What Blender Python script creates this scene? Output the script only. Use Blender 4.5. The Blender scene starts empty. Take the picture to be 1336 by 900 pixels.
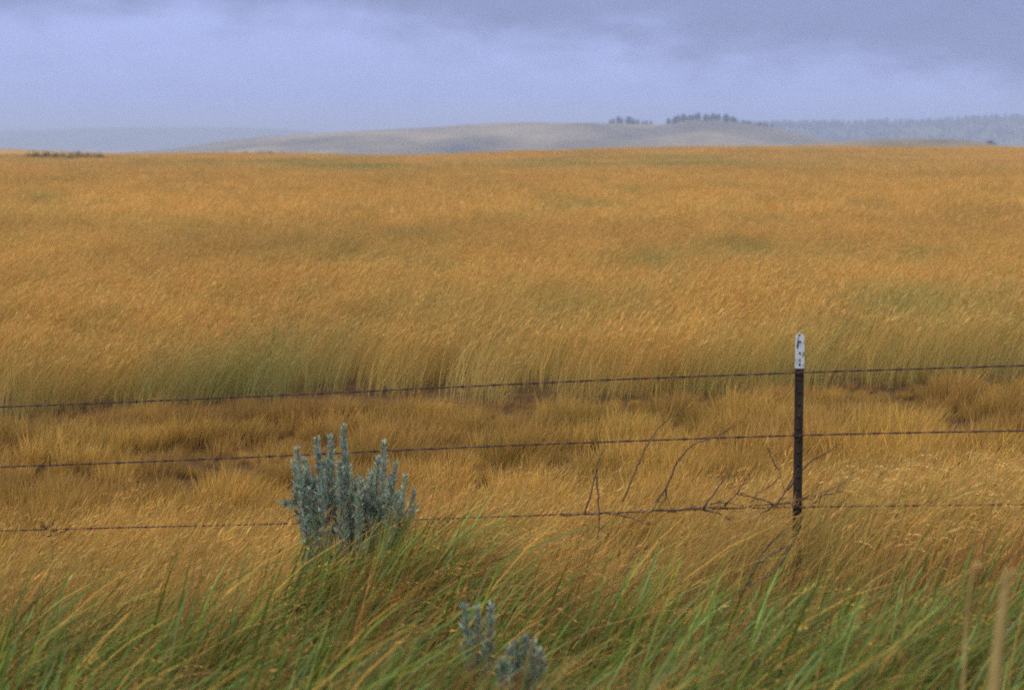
import bpy, math, random
import numpy as np
from mathutils import Vector
R = math.radians
rng = np.random.default_rng(7)
random.seed(7)
sc = bpy.context.scene
COL = sc.collection

# ---------------------------------------------------------------- camera numbers (photo is 1336 x 900)
F = 2598.0            # focal length in photo pixels (70 mm on 36 mm film)
CAMZ = 2.07
HOR = 185.0
PITCH = math.atan((450 - HOR) / F)

def P(x, y, depth):
    """world point seen at photo position (x, y) at horizontal distance depth"""
    cx, cy = (x - 668) / F, (450 - y) / F
    c, s = math.cos(PITCH), math.sin(PITCH)
    fy, fz = c + cy * s, -s + cy * c
    k = depth / fy
    return Vector((cx * k, depth, CAMZ + fz * k))

# ---------------------------------------------------------------- noise in numpy
_perm = np.random.default_rng(3).random((256, 256))
def vnoise(x, y):
    x = np.asarray(x, float); y = np.asarray(y, float)
    xi = np.floor(x).astype(int); yi = np.floor(y).astype(int)
    fx = x - xi; fy = y - yi
    fx = fx * fx * (3 - 2 * fx); fy = fy * fy * (3 - 2 * fy)
    a = _perm[xi % 256, yi % 256]; b = _perm[(xi + 1) % 256, yi % 256]
    c = _perm[xi % 256, (yi + 1) % 256]; d = _perm[(xi + 1) % 256, (yi + 1) % 256]
    return (a * (1 - fx) + b * fx) * (1 - fy) + (c * (1 - fx) + d * fx) * fy
def fbm(x, y, o=4):
    s = 0; a = .5; t = 0
    for i in range(o):
        s = s + a * vnoise(x * 2 ** i + 17.3 * i, y * 2 ** i + 5.1 * i); t += a; a *= .5
    return s / t
def sstep(a, b, x):
    t = np.clip((x - a) / (b - a), 0, 1); return t * t * (3 - 2 * t)

# ---------------------------------------------------------------- ground height
_gd = [0, 3, 5, 7, 8.7, 12, 16, 24, 32, 45, 60, 80, 110, 150, 200, 250, 300, 400, 600, 1000, 1500, 20000]
_gz = [.45, .40, .25, .08, 0, -.03, 0, .0, -.10, -.32, -.36, -.15, -.18, -.50, -.55, -.15, 0, -2.4, -9, -19, -21, -21]
_cx = [-300, 0, 150, 250, 340, 420, 480, 560, 640, 700, 800, 900, 1336, 1700]
_cy = [203, 203.5, 203.5, 202.5, 201.5, 203, 205, 203.8, 200.5, 198, 194.8, 193.3, 194.5, 196]
def gz(x, y):
    x = np.asarray(x, float); y = np.asarray(y, float)
    d = np.where(y > 0, np.maximum(y, 0.01), 0.01)
    px = 668 + F * np.clip(x / np.maximum(d, .5), -.6, .6)
    z = np.interp(d, _gd, _gz)
    crest = CAMZ - (np.interp(px, _cx, _cy) - HOR) / F * 300 - .50
    z = z + crest * np.exp(-((d - 300) / 62.) ** 2)
    # far rise on the left
    m = np.interp(px, [-300, 0, 150, 220, 450], [1.05, 1, .82, .74, 0])
    z = z + (9.9 * m) * np.exp(-((d - 640) / 130.) ** 2)
    # slope to the left round the fence
    z = z + .06 * np.clip(x - 1.27, -6, 4) * np.exp(-((d - 10) / 9.) ** 2)
    amp = .10 * sstep(14, 40, d) + .25 * sstep(60, 200, d)
    z = z + amp * (fbm(x * .045 + 40, y * .03 + 9, 3) - .5) * np.exp(-(d / 900) ** 2)
    z = z + .06 * (fbm(x * .9 + 3, y * .9, 3) - .5) * np.exp(-(d / 60) ** 2)
    return z

# ---------------------------------------------------------------- object helpers
def tag(o, label=None, cat=None, group=None, kind=None):
    if label: o['label'] = label
    if cat: o['category'] = cat
    if group: o['group'] = group
    if kind: o['kind'] = kind
    return o
def empty(name, loc=(0, 0, 0)):
    o = bpy.data.objects.new(name, None); o.location = loc; o.empty_display_size = .1
    COL.objects.link(o); return o
def make_mesh(name, V, Fc, col=None, smooth=False, mat=None):
    me = bpy.data.meshes.new(name)
    V = np.asarray(V, np.float32).reshape(-1, 3)
    if isinstance(Fc, np.ndarray):
        k = Fc.shape[1]
        me.vertices.add(len(V)); me.vertices.foreach_set('co', V.ravel())
        me.loops.add(Fc.size); me.loops.foreach_set('vertex_index', Fc.astype(np.int32).ravel())
        me.polygons.add(len(Fc)); me.polygons.foreach_set('loop_start', np.arange(0, Fc.size, k, dtype=np.int32))
        try: me.polygons.foreach_set('loop_total', np.full(len(Fc), k, np.int32))
        except Exception: pass
        me.update(calc_edges=True)
    else:
        me.from_pydata(V.tolist(), [], Fc)
    if col is not None:
        a = me.color_attributes.new('col', 'FLOAT_COLOR', 'POINT')
        c = np.ones((len(V), 4), np.float32); c[:, :3] = col
        a.data.foreach_set('color', c.ravel())
    if smooth: me.polygons.foreach_set('use_smooth', np.ones(len(me.polygons), bool))
    me.validate()
    if mat: me.materials.append(mat)
    return me
def mobj(name, me, parent=None, link=True):
    o = bpy.data.objects.new(name, me)
    if parent is not None: o.parent = parent
    if link: COL.objects.link(o)
    return o

class MB:
    def __init__(s): s.V = []; s.F = []
    def add(s, v, f):
        n = len(s.V); s.V += [tuple(p) for p in v]; s.F += [tuple(i + n for i in q) for q in f]
    def tube(s, pts, rad, sides=6, jit=0):
        pts = [Vector(p) for p in pts]
        n = len(pts)
        if not hasattr(rad, '__len__'): rad = [rad] * n
        up = Vector((0, 0, 1)); V = []; Fc = []
        prev = None
        for i, p in enumerate(pts):
            t = (pts[min(i + 1, n - 1)] - pts[max(i - 1, 0)]).normalized()
            if prev is None:
                a = t.cross(Vector((0, 1, 0)))
                if a.length < .1: a = t.cross(Vector((1, 0, 0)))
            else:
                a = prev - t * prev.dot(t)
            a.normalize(); prev = a; b = t.cross(a)
            for k in range(sides):
                an = 2 * math.pi * k / sides
                r = rad[i] * (1 + random.uniform(-jit, jit))
                V.append(p + (a * math.cos(an) + b * math.sin(an)) * r)
        for i in range(n - 1):
            for k in range(sides):
                k2 = (k + 1) % sides
                Fc.append((i * sides + k, i * sides + k2, (i + 1) * sides + k2, (i + 1) * sides + k))
        Fc.append(tuple(range(sides - 1, -1, -1))); Fc.append(tuple((n - 1) * sides + k for k in range(sides)))
        s.add(V, Fc)
    def build(s, name, mat, parent=None, smooth=True):
        me = make_mesh(name, s.V, s.F, smooth=smooth, mat=mat)
        return mobj(name, me, parent)
def spline(pts, n=8, wob=0.0):
    """catmull-rom through pts"""
    pts = [Vector(p) for p in pts]
    q = [pts[0] * 2 - pts[1]] + pts + [pts[-1] * 2 - pts[-2]]
    out = []
    for i in range(1, len(q) - 2):
        for k in range(n):
            t = k / n
            a, b, c, d = q[i - 1], q[i], q[i + 1], q[i + 2]
            v = .5 * ((2 * b) + (c - a) * t + (2 * a - 5 * b + 4 * c - d) * t * t + (3 * b - a - 3 * c + d) * t ** 3)
            if wob: v = v + Vector((random.uniform(-wob, wob), random.uniform(-wob, wob), random.uniform(-wob, wob)))
            out.append(v)
    out.append(pts[-1]); return out

# ---------------------------------------------------------------- materials
def newmat(name):
    m = bpy.data.materials.new(name); m.use_nodes = True
    nt = m.node_tree; nt.nodes.clear()
    return m, nt
def N(nt, typ, **kw):
    n = nt.nodes.new(typ)
    for k, v in kw.items(): setattr(n, k, v)
    return n
def noise_mat(name, c1, c2, scale=10, rough=.8, c3=None, bump=0, coord='Object', metallic=0, stretch=(1, 1, 1), detail=5, lo=.35, hi=.65):
    m, nt = newmat(name); L = nt.links.new
    out = N(nt, 'ShaderNodeOutputMaterial'); b = N(nt, 'ShaderNodeBsdfPrincipled')
    b.inputs['Roughness'].default_value = rough; b.inputs['Metallic'].default_value = metallic
    b.inputs['Specular IOR Level'].default_value = .3
    tc = N(nt, 'ShaderNodeTexCoord'); mp = N(nt, 'ShaderNodeMapping'); mp.inputs['Scale'].default_value = stretch
    L(tc.outputs[coord], mp.inputs[0])
    no = N(nt, 'ShaderNodeTexNoise'); no.inputs['Scale'].default_value = scale; no.inputs['Detail'].default_value = detail
    L(mp.outputs[0], no.inputs['Vector'])
    r = N(nt, 'ShaderNodeValToRGB'); e = r.color_ramp.elements
    e[0].position = lo; e[0].color = (*c1, 1); e[1].position = hi; e[1].color = (*c2, 1)
    if c3: x = e.new((lo + hi) / 2); x.color = (*c3, 1)
    L(no.outputs['Fac'], r.inputs[0]); L(r.outputs[0], b.inputs['Base Color'])
    if bump:
        bp = N(nt, 'ShaderNodeBump'); bp.inputs['Strength'].default_value = bump; bp.inputs['Distance'].default_value = .02
        L(no.outputs['Fac'], bp.inputs['Height']); L(bp.outputs[0], b.inputs['Normal'])
    L(b.outputs[0], out.inputs[0])
    return m
def leaf_mat(name, green=(.25, .27, .085), brown=(.25, .13, .045), trans=.35, inst=True, rough=.6):
    """blade colours come from the mesh; each clump leans towards green or brown"""
    m, nt = newmat(name); L = nt.links.new
    out = N(nt, 'ShaderNodeOutputMaterial')
    at = N(nt, 'ShaderNodeAttribute'); at.attribute_name = 'col'
    col = at.outputs['Color']
    if inst:
        for nm, c, st in (('green', green, 1), ('brown', brown, 1)):
            ai = N(nt, 'ShaderNodeAttribute'); ai.attribute_type = 'INSTANCER'; ai.attribute_name = nm
            mx = N(nt, 'ShaderNodeMix', data_type='RGBA'); mx.inputs['B'].default_value = (*c, 1)
            L(ai.outputs['Fac'], mx.inputs['Factor']); L(col, mx.inputs['A']); col = mx.outputs['Result']
        ai = N(nt, 'ShaderNodeAttribute'); ai.attribute_type = 'INSTANCER'; ai.attribute_name = 'tone'
        hs = N(nt, 'ShaderNodeHueSaturation'); L(ai.outputs['Fac'], hs.inputs['Value']); L(col, hs.inputs['Color']); col = hs.outputs[0]
    d = N(nt, 'ShaderNodeBsdfPrincipled'); d.inputs['Roughness'].default_value = rough; d.inputs['Specular IOR Level'].default_value = .25
    t = N(nt, 'ShaderNodeBsdfTranslucent'); ms = N(nt, 'ShaderNodeMixShader'); ms.inputs[0].default_value = trans
    L(col, d.inputs['Base Color']); L(col, t.inputs['Color'])
    L(d.outputs[0], ms.inputs[1]); L(t.outputs[0], ms.inputs[2]); L(ms.outputs[0], out.inputs[0])
    return m

# ---------------------------------------------------------------- blade generator
def vary(c, n, s=.15):
    c = np.array(c, float)
    v = rng.normal(1, s, (n, 1)) * c * rng.normal(1, s * .5, (n, 3))
    return np.clip(v, .005, .95)
def ribbons(n, rx, ry, h, w, lean, ldir, croot, ctip, segs=4, bend=1.8, az=None, z0=0, ctp=1.0, droop=.35, tipw=.12):
    """n grass blades as ribbons. arrays: root x,y, height, width, lean (fraction of height), lean azimuth"""
    t = np.linspace(0, 1, segs + 1)
    T = t[None, :]
    hor = (h * lean)[:, None] * T ** bend
    up = h[:, None] * (T - droop * (lean[:, None]) * T ** 2.6 * .8)
    cx = rx[:, None] + np.cos(ldir)[:, None] * hor
    cy = ry[:, None] + np.sin(ldir)[:, None] * hor
    cz = z0 + up
    if az is None: az = rng.uniform(0, math.pi, n)
    ww = w[:, None] * (np.clip(1 - T, 0, 1) ** .65 * (1 - tipw) + tipw) * .5 * np.minimum(1, .55 + T * 3)
    sx, sy = np.cos(az)[:, None] * ww, np.sin(az)[:, None] * ww
    sz = ww * rng.uniform(-.5, .5, (n, 1))
    A = np.stack([cx - sx, cy - sy, cz - sz], -1); B = np.stack([cx + sx, cy + sy, cz + sz], -1)
    V = np.stack([A, B], 2).reshape(-1, 3)
    k = np.arange(segs); base = (np.arange(n) * (segs + 1) * 2)[:, None]
    f = np.stack([base + 2 * k, base + 2 * k + 1, base + 2 * k + 3, base + 2 * k + 2], -1).reshape(-1, 4)
    C = croot[:, None, :] * (1 - T[..., None] ** ctp) + ctip[:, None, :] * T[..., None] ** ctp
    C = np.repeat(C[:, :, None, :], 2, 2).reshape(-1, 3)
    tip = np.stack([cx[:, -1], cy[:, -1], cz[:, -1]], -1)
    prv = np.stack([cx[:, -2], cy[:, -2], cz[:, -2]], -1)
    return V, f, C, tip, prv
def heads(tip, prv, length, width, col, spike=5, spread=.5, droop=.5):
    """seed heads: overlapping spikelets along the end of each stem"""
    n = len(tip)
    d = tip - prv; d /= np.linalg.norm(d, axis=1)[:, None] + 1e-9
    Vs, Fs, Cs = [], [], []; b = 0
    for s in range(spike):
        u = (s + rng.uniform(0, 1, n)) / spike
        p = tip + d * (length * (u - .35))[:, None] - np.array([0, 0, 1.]) * (droop * length * u * u)[:, None] + np.array([1., 0, 0]) * (droop * .7 * length * u)[:, None]
        q = d * 1.0 + rng.normal(0, spread, (n, 3)); q[:, 2] -= droop * u
        q /= np.linalg.norm(q, axis=1)[:, None]
        l = (length / spike * rng.uniform(1.3, 2.2, n))[:, None]
        side = np.cross(q, rng.normal(0, 1, (n, 3))); side /= np.linalg.norm(side, axis=1)[:, None] + 1e-9
        w = (width * rng.uniform(.6, 1.2, n) * (1.15 - .6 * u) * .5)[:, None]
        V = np.stack([p, p + q * l * .45 + side * w, p + q * l, p + q * l * .45 - side * w], 1)
        Vs.append(V.reshape(-1, 3)); Fs.append(np.arange(4 * n).reshape(n, 4) + b); b += 4 * n
        Cs.append(np.repeat(col * rng.uniform(.8, 1.2, (n, 1)), 4, 0))
    return np.concatenate(Vs), np.concatenate(Fs), np.concatenate(Cs)
def merge(parts):
    V = []; Fc = []; C = []; b = 0
    for v, f, c in parts:
        V.append(v); Fc.append(f + b); C.append(c); b += len(v)
    return np.concatenate(V), np.concatenate(Fc), np.concatenate(C)
def disc(n, r):
    a = rng.uniform(0, 2 * math.pi, n); q = r * np.sqrt(rng.uniform(0, 1, n))
    return q * np.cos(a), q * np.sin(a)

GOLD = (.60, .338, .083); GOLD2 = (.74, .45, .15); OCH = (.50, .285, .07); OLIVE = (.45, .34, .11)
GREEN = (.17, .25, .035); BGREEN = (.19, .33, .06); RUST = (.32, .13, .045); BRN = (.12, .055, .025); STRAW = (.62, .47, .21)

def tall_clump(n, r, hm, ws=1., head=.5, lean=.35, gr=.25, segs=3, hs=1.):
    """prairie grass gone to seed: olive feet, gold stems and heads"""
    parts = []
    nl = int(n * .5); x, y = disc(nl, r); h = rng.normal(hm * .72, hm * .17, nl).clip(.1)
    g = rng.random((nl, 1)) < gr
    cr = vary(OLIVE, nl); ct = np.where(g, vary((.27, .30, .07), nl, .25), vary(OCH, nl, .25))
    v, f, c, _, _ = ribbons(nl, x, y, h, rng.uniform(.003, .006, nl) * ws, rng.uniform(.1, lean * 2, nl), rng.normal(0, .7, nl), cr, ct, segs, ctp=.8)
    parts.append((v, f, c))
    ns = n - nl; x, y = disc(ns, r); h = rng.normal(hm, hm * .12, ns).clip(.1)
    cr = vary((.52, .37, .13), ns); ct = vary(GOLD, ns, .22)
    v, f, c, tip, prv = ribbons(ns, x, y, h, rng.uniform(.002, .0035, ns) * ws, rng.normal(lean, .12, ns).clip(0), rng.normal(0, .35, ns), cr, ct, segs, tipw=.6, ctp=.8)
    parts.append((v, f, c))
    k = rng.random(ns) < head; m = k.sum()
    if m:
        hc = np.where(rng.random((m, 1)) < .28, vary(GOLD2, m, .10), vary(GOLD, m, .2))
        parts.append(heads(tip[k], prv[k], rng.uniform(.07, .13, m) * hs, np.full(m, .0058) * ws, hc, spike=3, spread=.14, droop=.35))
    return merge(parts)
def tuft(n, r, hm, cols, w=.004, lean=.5, spread=True, heads_=0):
    """bunch grass: blades fan out from one foot"""
    x, y = disc(n, r); h = rng.normal(hm, hm * .28, n).clip(.03)
    a = np.arctan2(y, x) + rng.normal(0, .5, n)
    le = (np.hypot(x, y) / r * lean + rng.uniform(0, .15, n))
    # wind pushes everything to +x
    lx = np.cos(a) * le + .14; ly = np.sin(a) * le
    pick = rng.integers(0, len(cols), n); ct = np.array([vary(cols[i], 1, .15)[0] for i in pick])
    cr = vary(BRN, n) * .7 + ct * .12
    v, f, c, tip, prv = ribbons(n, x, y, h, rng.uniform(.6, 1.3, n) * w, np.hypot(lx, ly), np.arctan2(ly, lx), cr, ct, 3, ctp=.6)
    parts = [(v, f, c)]
    if heads_:
        k = rng.random(n) < heads_; m = k.sum()
        parts.append(heads(tip[k], prv[k], rng.uniform(.03, .07, m), np.full(m, .006), vary(GOLD2, m, .12), spike=5, spread=.4, droop=.6))
    return merge(parts)
def lush_clump(n, r, hm, gfrac=.6, lean=.5):
    """broad wind-blown blades of the verge with dry red and gold ones mixed in"""
    parts = []
    x, y = disc(n, r); h = rng.normal(hm, hm * .26, n).clip(.1)
    q = rng.random(n)
    ct = np.empty((n, 3)); cr = np.empty((n, 3))
    for i in range(n):
        if q[i] < gfrac:
            b = (BGREEN, GREEN, (.11, .17, .03), (.24, .29, .035), (.25, .36, .12), (.15, .21, .03))[rng.integers(0, 6)]
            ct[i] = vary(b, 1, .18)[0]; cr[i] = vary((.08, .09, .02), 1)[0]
        elif q[i] < gfrac + (1 - gfrac) * .42:
            ct[i] = vary(RUST, 1, .2)[0]; cr[i] = vary(BRN, 1)[0]
        else:
            ct[i] = vary(GOLD, 1, .2)[0]; cr[i] = vary((.20, .12, .04), 1)[0]
    w = np.where(q < gfrac, rng.uniform(.006, .014, n), rng.uniform(.0025, .007, n))
    v, f, c, tip, prv = ribbons(n, x, y, h, w, rng.normal(lean, .24, n).clip(.15), rng.normal(0, .42, n), cr, ct, 5, bend=1.5, ctp=.7, droop=.45)
    parts.append((v, f, c))
    k = (q > gfrac + (1 - gfrac) * .42) & (rng.random(n) < .3); m = k.sum()
    if m: parts.append(heads(tip[k], prv[k], rng.uniform(.05, .10, m), np.full(m, .006), vary(GOLD, m, .15), spike=7, spread=.35, droop=.5))
    return merge(parts)

# ---------------------------------------------------------------- scatter with geometry nodes
def scatter(name, label, cat, mat, makers, pts, idx, rot, scl, green, brown, tone):
    src = bpy.data.collections.new(name + '_kinds')
    for i, mk in enumerate(makers):
        v, f, c = mk()
        me = make_mesh(name + '_clump', v, f, c, mat=mat)
        o = bpy.data.objects.new('clump_%02d' % i, me); src.objects.link(o)
    me = bpy.data.meshes.new(name)
    n = len(pts)
    me.vertices.add(n); me.vertices.foreach_set('co', np.asarray(pts, np.float32).ravel())
    def fa(nm, typ, dat, key='value'):
        a = me.attributes.new(nm, typ, 'POINT'); a.data.foreach_set(key, dat.ravel())
    fa('idx', 'INT', np.asarray(idx, np.int32))
    fa('rot', 'FLOAT_VECTOR', np.asarray(rot, np.float32), 'vector')
    fa('scl', 'FLOAT_VECTOR', np.asarray(scl, np.float32), 'vector')
    for nm, d in (('green', green), ('brown', brown), ('tone', tone)):
        fa(nm, 'FLOAT', np.asarray(d, np.float32))
    me.materials.append(mat)
    o = mobj(name, me); tag(o, label, cat, kind='stuff')
    ng = bpy.data.node_groups.new(name + '_scatter', 'GeometryNodeTree')
    ng.interface.new_socket('Geometry', in_out='INPUT', socket_type='NodeSocketGeometry')
    ng.interface.new_socket('Geometry', in_out='OUTPUT', socket_type='NodeSocketGeometry')
    nn = ng.nodes.new; L = ng.links.new
    gi = nn('NodeGroupInput'); go = nn('NodeGroupOutput')
    ci = nn('GeometryNodeCollectionInfo'); ci.inputs['Collection'].default_value = src
    ci.inputs['Separate Children'].default_value = True; ci.inputs['Reset Children'].default_value = True
    ip = nn('GeometryNodeInstanceOnPoints'); ip.inputs['Pick Instance'].default_value = True
    def na(nm, dt):
        a = nn('GeometryNodeInputNamedAttribute'); a.data_type = dt; a.inputs['Name'].default_value = nm
        return a.outputs['Attribute']
    L(gi.outputs[0], ip.inputs['Points']); L(ci.outputs[0], ip.inputs['Instance'])
    L(na('idx', 'INT'), ip.inputs['Instance Index'])
    e2r = nn('FunctionNodeEulerToRotation'); L(na('rot', 'FLOAT_VECTOR'), e2r.inputs[0]); L(e2r.outputs[0], ip.inputs['Rotation'])
    L(na('scl', 'FLOAT_VECTOR'), ip.inputs['Scale']); L(ip.outputs[0], go.inputs[0])
    md = o.modifiers.new('scatter', 'NODES'); md.node_group = ng
    return o
def sector(d1, d2, dens, side=.34, extra=2.5):
    A = side * (d2 ** 2 - d1 ** 2) + 2 * extra * (d2 - d1)
    n = int(A * dens)
    out = np.empty((0, 2))
    while len(out) < n:
        y = rng.uniform(d1, d2, n * 2); x = rng.uniform(-1, 1, n * 2) * (side * d2 + extra)
        k = np.abs(x) < side * y + extra
        out = np.concatenate([out, np.stack([x[k], y[k]], 1)])
    return out[:n]
def scr(x, y, z=None):
    """rough photo position of a ground point"""
    if z is None: z = gz(x, y)
    return 668 + F * x / y, HOR + F * (CAMZ - z) / y

def edge_d(x):   # where the tall grass of the field begins
    return 16.1 + .9 * (fbm(x * .35 + 8, x * 0 + 2, 3) - .5) + .35 * (fbm(x * 2.1, x * 0 + 7, 2) - .5)

# =================================================================== SETTING
# ground sheet: rings out to the horizon
def build_ground():
    rad = np.concatenate([[.3, .8, 1.4], np.geomspace(2, 18, 90), np.geomspace(18.3, 420, 170), np.geomspace(430, 16000, 60)])
    a1 = np.linspace(R(-26), R(26), 220); a2 = np.linspace(R(26), R(334), 90)[1:-1]
    ang = np.concatenate([a1, a2])
    AA, RR = np.meshgrid(ang, rad)
    X = RR * np.sin(AA); Y = RR * np.cos(AA)
    Z = gz(X, Y)
    Z = np.where(Y <= .5, .45 * np.exp(-(RR / 200) ** 2) - 21 * sstep(200, 1200, RR), Z)
    nr, na = X.shape
    V = np.stack([X, Y, Z], -1).reshape(-1, 3)
    i = np.arange(nr - 1)[:, None]; j = np.arange(na)[None, :]; j2 = (j + 1) % na
    f = np.stack([i * na + j, i * na + j2, (i + 1) * na + j2, (i + 1) * na + j], -1).reshape(-1, 4)
    f = f[:, ::-1]
    V = np.concatenate([V, [[0, 0, .45]]])
    c = len(V) - 1
    me = bpy.data.meshes.new('ground')
    faces = f.tolist() + [[c, jj, (jj + 1) % na] for jj in range(na)]
    me.from_pydata(V.tolist(), [], faces)
    me.polygons.foreach_set('use_smooth', np.ones(len(me.polygons), bool))
    m, nt = newmat('prairie_soil'); L = nt.links.new
    out = N(nt, 'ShaderNodeOutputMaterial'); b = N(nt, 'ShaderNodeBsdfPrincipled'); b.inputs['Roughness'].default_value = .95
    b.inputs['Specular IOR Level'].default_value = .1
    geo = N(nt, 'ShaderNodeNewGeometry')
    n1 = N(nt, 'ShaderNodeTexNoise'); n1.inputs['Scale'].default_value = 5; n1.inputs['Detail'].default_value = 8
    L(geo.outputs['Position'], n1.inputs['Vector'])
    r1 = N(nt, 'ShaderNodeValToRGB'); e = r1.color_ramp.elements
    e[0].position = .3; e[0].color = (.045, .024, .012, 1); e[1].position = .7; e[1].color = (.11, .060, .022, 1)
    L(n1.outputs['Fac'], r1.inputs[0])
    n2 = N(nt, 'ShaderNodeTexNoise'); n2.inputs['Scale'].default_value = .02; n2.inputs['Detail'].default_value = 8
    L(geo.outputs['Position'], n2.inputs['Vector'])
    r2 = N(nt, 'ShaderNodeValToRGB'); e = r2.color_ramp.elements
    e[0].position = .35; e[0].color = (.22, .17, .06, 1); e[1].position = .65; e[1].color = (.42, .23, .07, 1)
    L(n2.outputs['Fac'], r2.inputs[0])
    # bare soil between the bunch grass near the fence, sward further out
    ln = N(nt, 'ShaderNodeVectorMath', operation='LENGTH'); L(geo.outputs['Position'], ln.inputs[0])
    mr = N(nt, 'ShaderNodeMapRange'); mr.inputs[1].default_value = 60; mr.inputs[2].default_value = 250
    L(ln.outputs['Value'], mr.inputs[0])
    mx = N(nt, 'ShaderNodeMix', data_type='RGBA'); L(mr.outputs[0], mx.inputs['Factor']); L(r1.outputs[0], mx.inputs['A']); L(r2.outputs[0], mx.inputs['B'])
    L(mx.outputs['Result'], b.inputs['Base Color'])
    bp = N(nt, 'ShaderNodeBump'); bp.inputs['Strength'].default_value = .8; bp.inputs['Distance'].default_value = .05
    L(n1.outputs['Fac'], bp.inputs['Height']); L(bp.outputs[0], b.inputs['Normal'])
    L(b.outputs[0], out.inputs[0]); me.materials.append(m)
    tag(mobj('ground', me), kind='structure')
build_ground()

# hills
def hill(name, d0, half, xs, ys, base, mat, seed, x0, x1, nx=260, ny=70, rough=.10, back=1.0):
    px = np.linspace(x0, x1, nx); yy = np.linspace(d0 - half, d0 + half * back, ny)
    PX, YY = np.meshgrid(px, yy)
    X = (PX - 668) / F * d0 * (1 + (YY - d0) / d0 * .5)
    top = CAMZ + (HOR - np.interp(PX, xs, ys)) / F * d0
    u = (YY - d0) / half
    # spurs and draws run down the near face
    sp = (fbm(X / (half * .22) + seed, YY / (half * .9) + seed, 4) - .5)
    prof = np.cos(np.clip(u + sp * .5 * np.abs(u), -1, 1) * math.pi / 2) ** 1.5
    z = base + (top - base) * prof
    z += (top - base) * rough * (fbm(X / (half * .12) + seed * 2, YY / (half * .2), 4) - .5) * sstep(0, .25, np.abs(u)) * 3
    z = np.where(prof < .01, base - 3, z)
    V = np.stack([X, YY, z], -1).reshape(-1, 3)
    i = np.arange(ny - 1)[:, None]; j = np.arange(nx - 1)[None, :]
    f = np.stack([i * nx + j, i * nx + j + 1, (i + 1) * nx + j + 1, (i + 1) * nx + j], -1).reshape(-1, 4)
    me = make_mesh(name, V, f, smooth=True, mat=mat)
    o = tag(mobj(name, me), kind='structure')
    def zat(pxv, y):
        ix = np.clip((pxv - x0) / (x1 - x0) * (nx - 1), 0, nx - 1); iy = np.clip((y - yy[0]) / (yy[-1] - yy[0]) * (ny - 1), 0, ny - 1)
        a, b = int(ix), int(iy); a2, b2 = min(a + 1, nx - 1), min(b + 1, ny - 1); fa, fb = ix - a, iy - b
        Z = z
        return (Z[b, a] * (1 - fa) + Z[b, a2] * fa) * (1 - fb) + (Z[b2, a] * (1 - fa) + Z[b2, a2] * fa) * fb
    def xat(pxv, y): return (pxv - 668) / F * d0 * (1 + (y - d0) / d0 * .5)
    return zat, xat
hm1 = noise_mat('hill_turf', (.055, .055, .042), (.31, .24, .155), .008, .95, c3=(.18, .145, .09), lo=.32, hi=.68, detail=9, stretch=(1, .6, 2))
hm2 = noise_mat('wooded_hill_ground', (.03, .05, .03), (.12, .12, .06), .01, .95)
hm3 = noise_mat('mound_turf', (.12, .10, .05), (.26, .18, .09), .012, .95, lo=.35, hi=.62, detail=9)
z_main, x_main = hill('grassy_hill', 2200, 620, [150, 240, 300, 350, 400, 450, 500, 560, 600, 640, 680, 710, 740, 770, 800, 830, 860, 885, 910, 940, 970, 1000, 1030, 1060, 1100, 1150],
     [200, 193, 184, 178.5, 175, 172, 170, 167, 164.5, 161.5, 160, 160.5, 162, 161, 161.5, 163, 163, 159, 156, 158, 162, 167, 174, 181, 190, 200], -21, hm1, 3, 120, 1180)
hill('low_mound', 1150, 230, [900, 1000, 1060, 1110, 1150, 1190, 1230, 1270, 1320, 1400], [200, 193, 187.5, 183.5, 181.5, 180.5, 182, 186.5, 193, 200], -21, hm3, 9, 880, 1420, nx=160)
z_wood, x_wood = hill('wooded_ridge', 4300, 900, [880, 950, 1000, 1050, 1100, 1150, 1200, 1240, 1280, 1310, 1336, 1500, 1700, 1900], [175, 165, 162, 161, 161.5, 160, 160.5, 157, 155, 154, 156, 160, 170, 190], -25, hm2, 5, 860, 1950)
hill('distant_ridge', 7000, 1500, [-700, -400, -100, 60, 120, 200, 300, 370, 400, 440, 500, 600], [188, 176, 172, 170, 167.5, 166.5, 166.5, 168, 171, 177, 184, 192], -25, hm2, 12, -700, 620)

# =================================================================== GRASS
FM = leaf_mat('field_grass')
pt = []; ix = []; sc_ = []
def ring(d1, d2, dens, k0, nk, smin, smax):
    p = sector(d1, d2, dens)
    p = p[p[:, 1] > edge_d(p[:, 0])]
    pt.append(p); ix.append(rng.integers(k0, k0 + nk, len(p))); s = rng.uniform(smin, smax, len(p)); sc_.append(s)
ring(15, 46, 6.0, 0, 8, .85, 1.2)
ring(44, 125, 2.0, 8, 6, .85, 1.2)
ring(120, 330, .42, 14, 5, .85, 1.2)
p = np.concatenate(pt); ii = np.concatenate(ix); ss = np.concatenate(sc_)
x, y = p[:, 0], p[:, 1]; z = gz(x, y) - .01
sx, sy = scr(x, y, z + .4)
def blob(cx, cy, rx, ry): return np.exp(-((sx - cx) / rx) ** 2 - ((sy - cy) / ry) ** 2)
nz = fbm(x * .12 + 3, y * .05 + 1, 4); nz2 = fbm(x * .5 + 30, y * .25, 3)
green = .22 * sstep(.60, .82, nz) + .45 * sstep(.60, .82, nz2) + .5 * (rng.random(len(x)) < .05)
gm = sstep(.30, .62, fbm(x * .10 + 77, y * .03, 3)); green += gm * (.9 * blob(420, 219, 150, 8) + .8 * blob(860, 214, 200, 7)) + .35 * blob(700, 222, 60, 5) + .3 * blob(60, 208, 60, 3)
green += .45 * blob(700, 395, 40, 16) + .5 * blob(800, 396, 28, 14) + .3 * blob(1160, 400, 40, 20) + .25 * blob(400, 325, 120, 8)
far_edge = np.exp(-(y - edge_d(x)) / .9)
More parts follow.
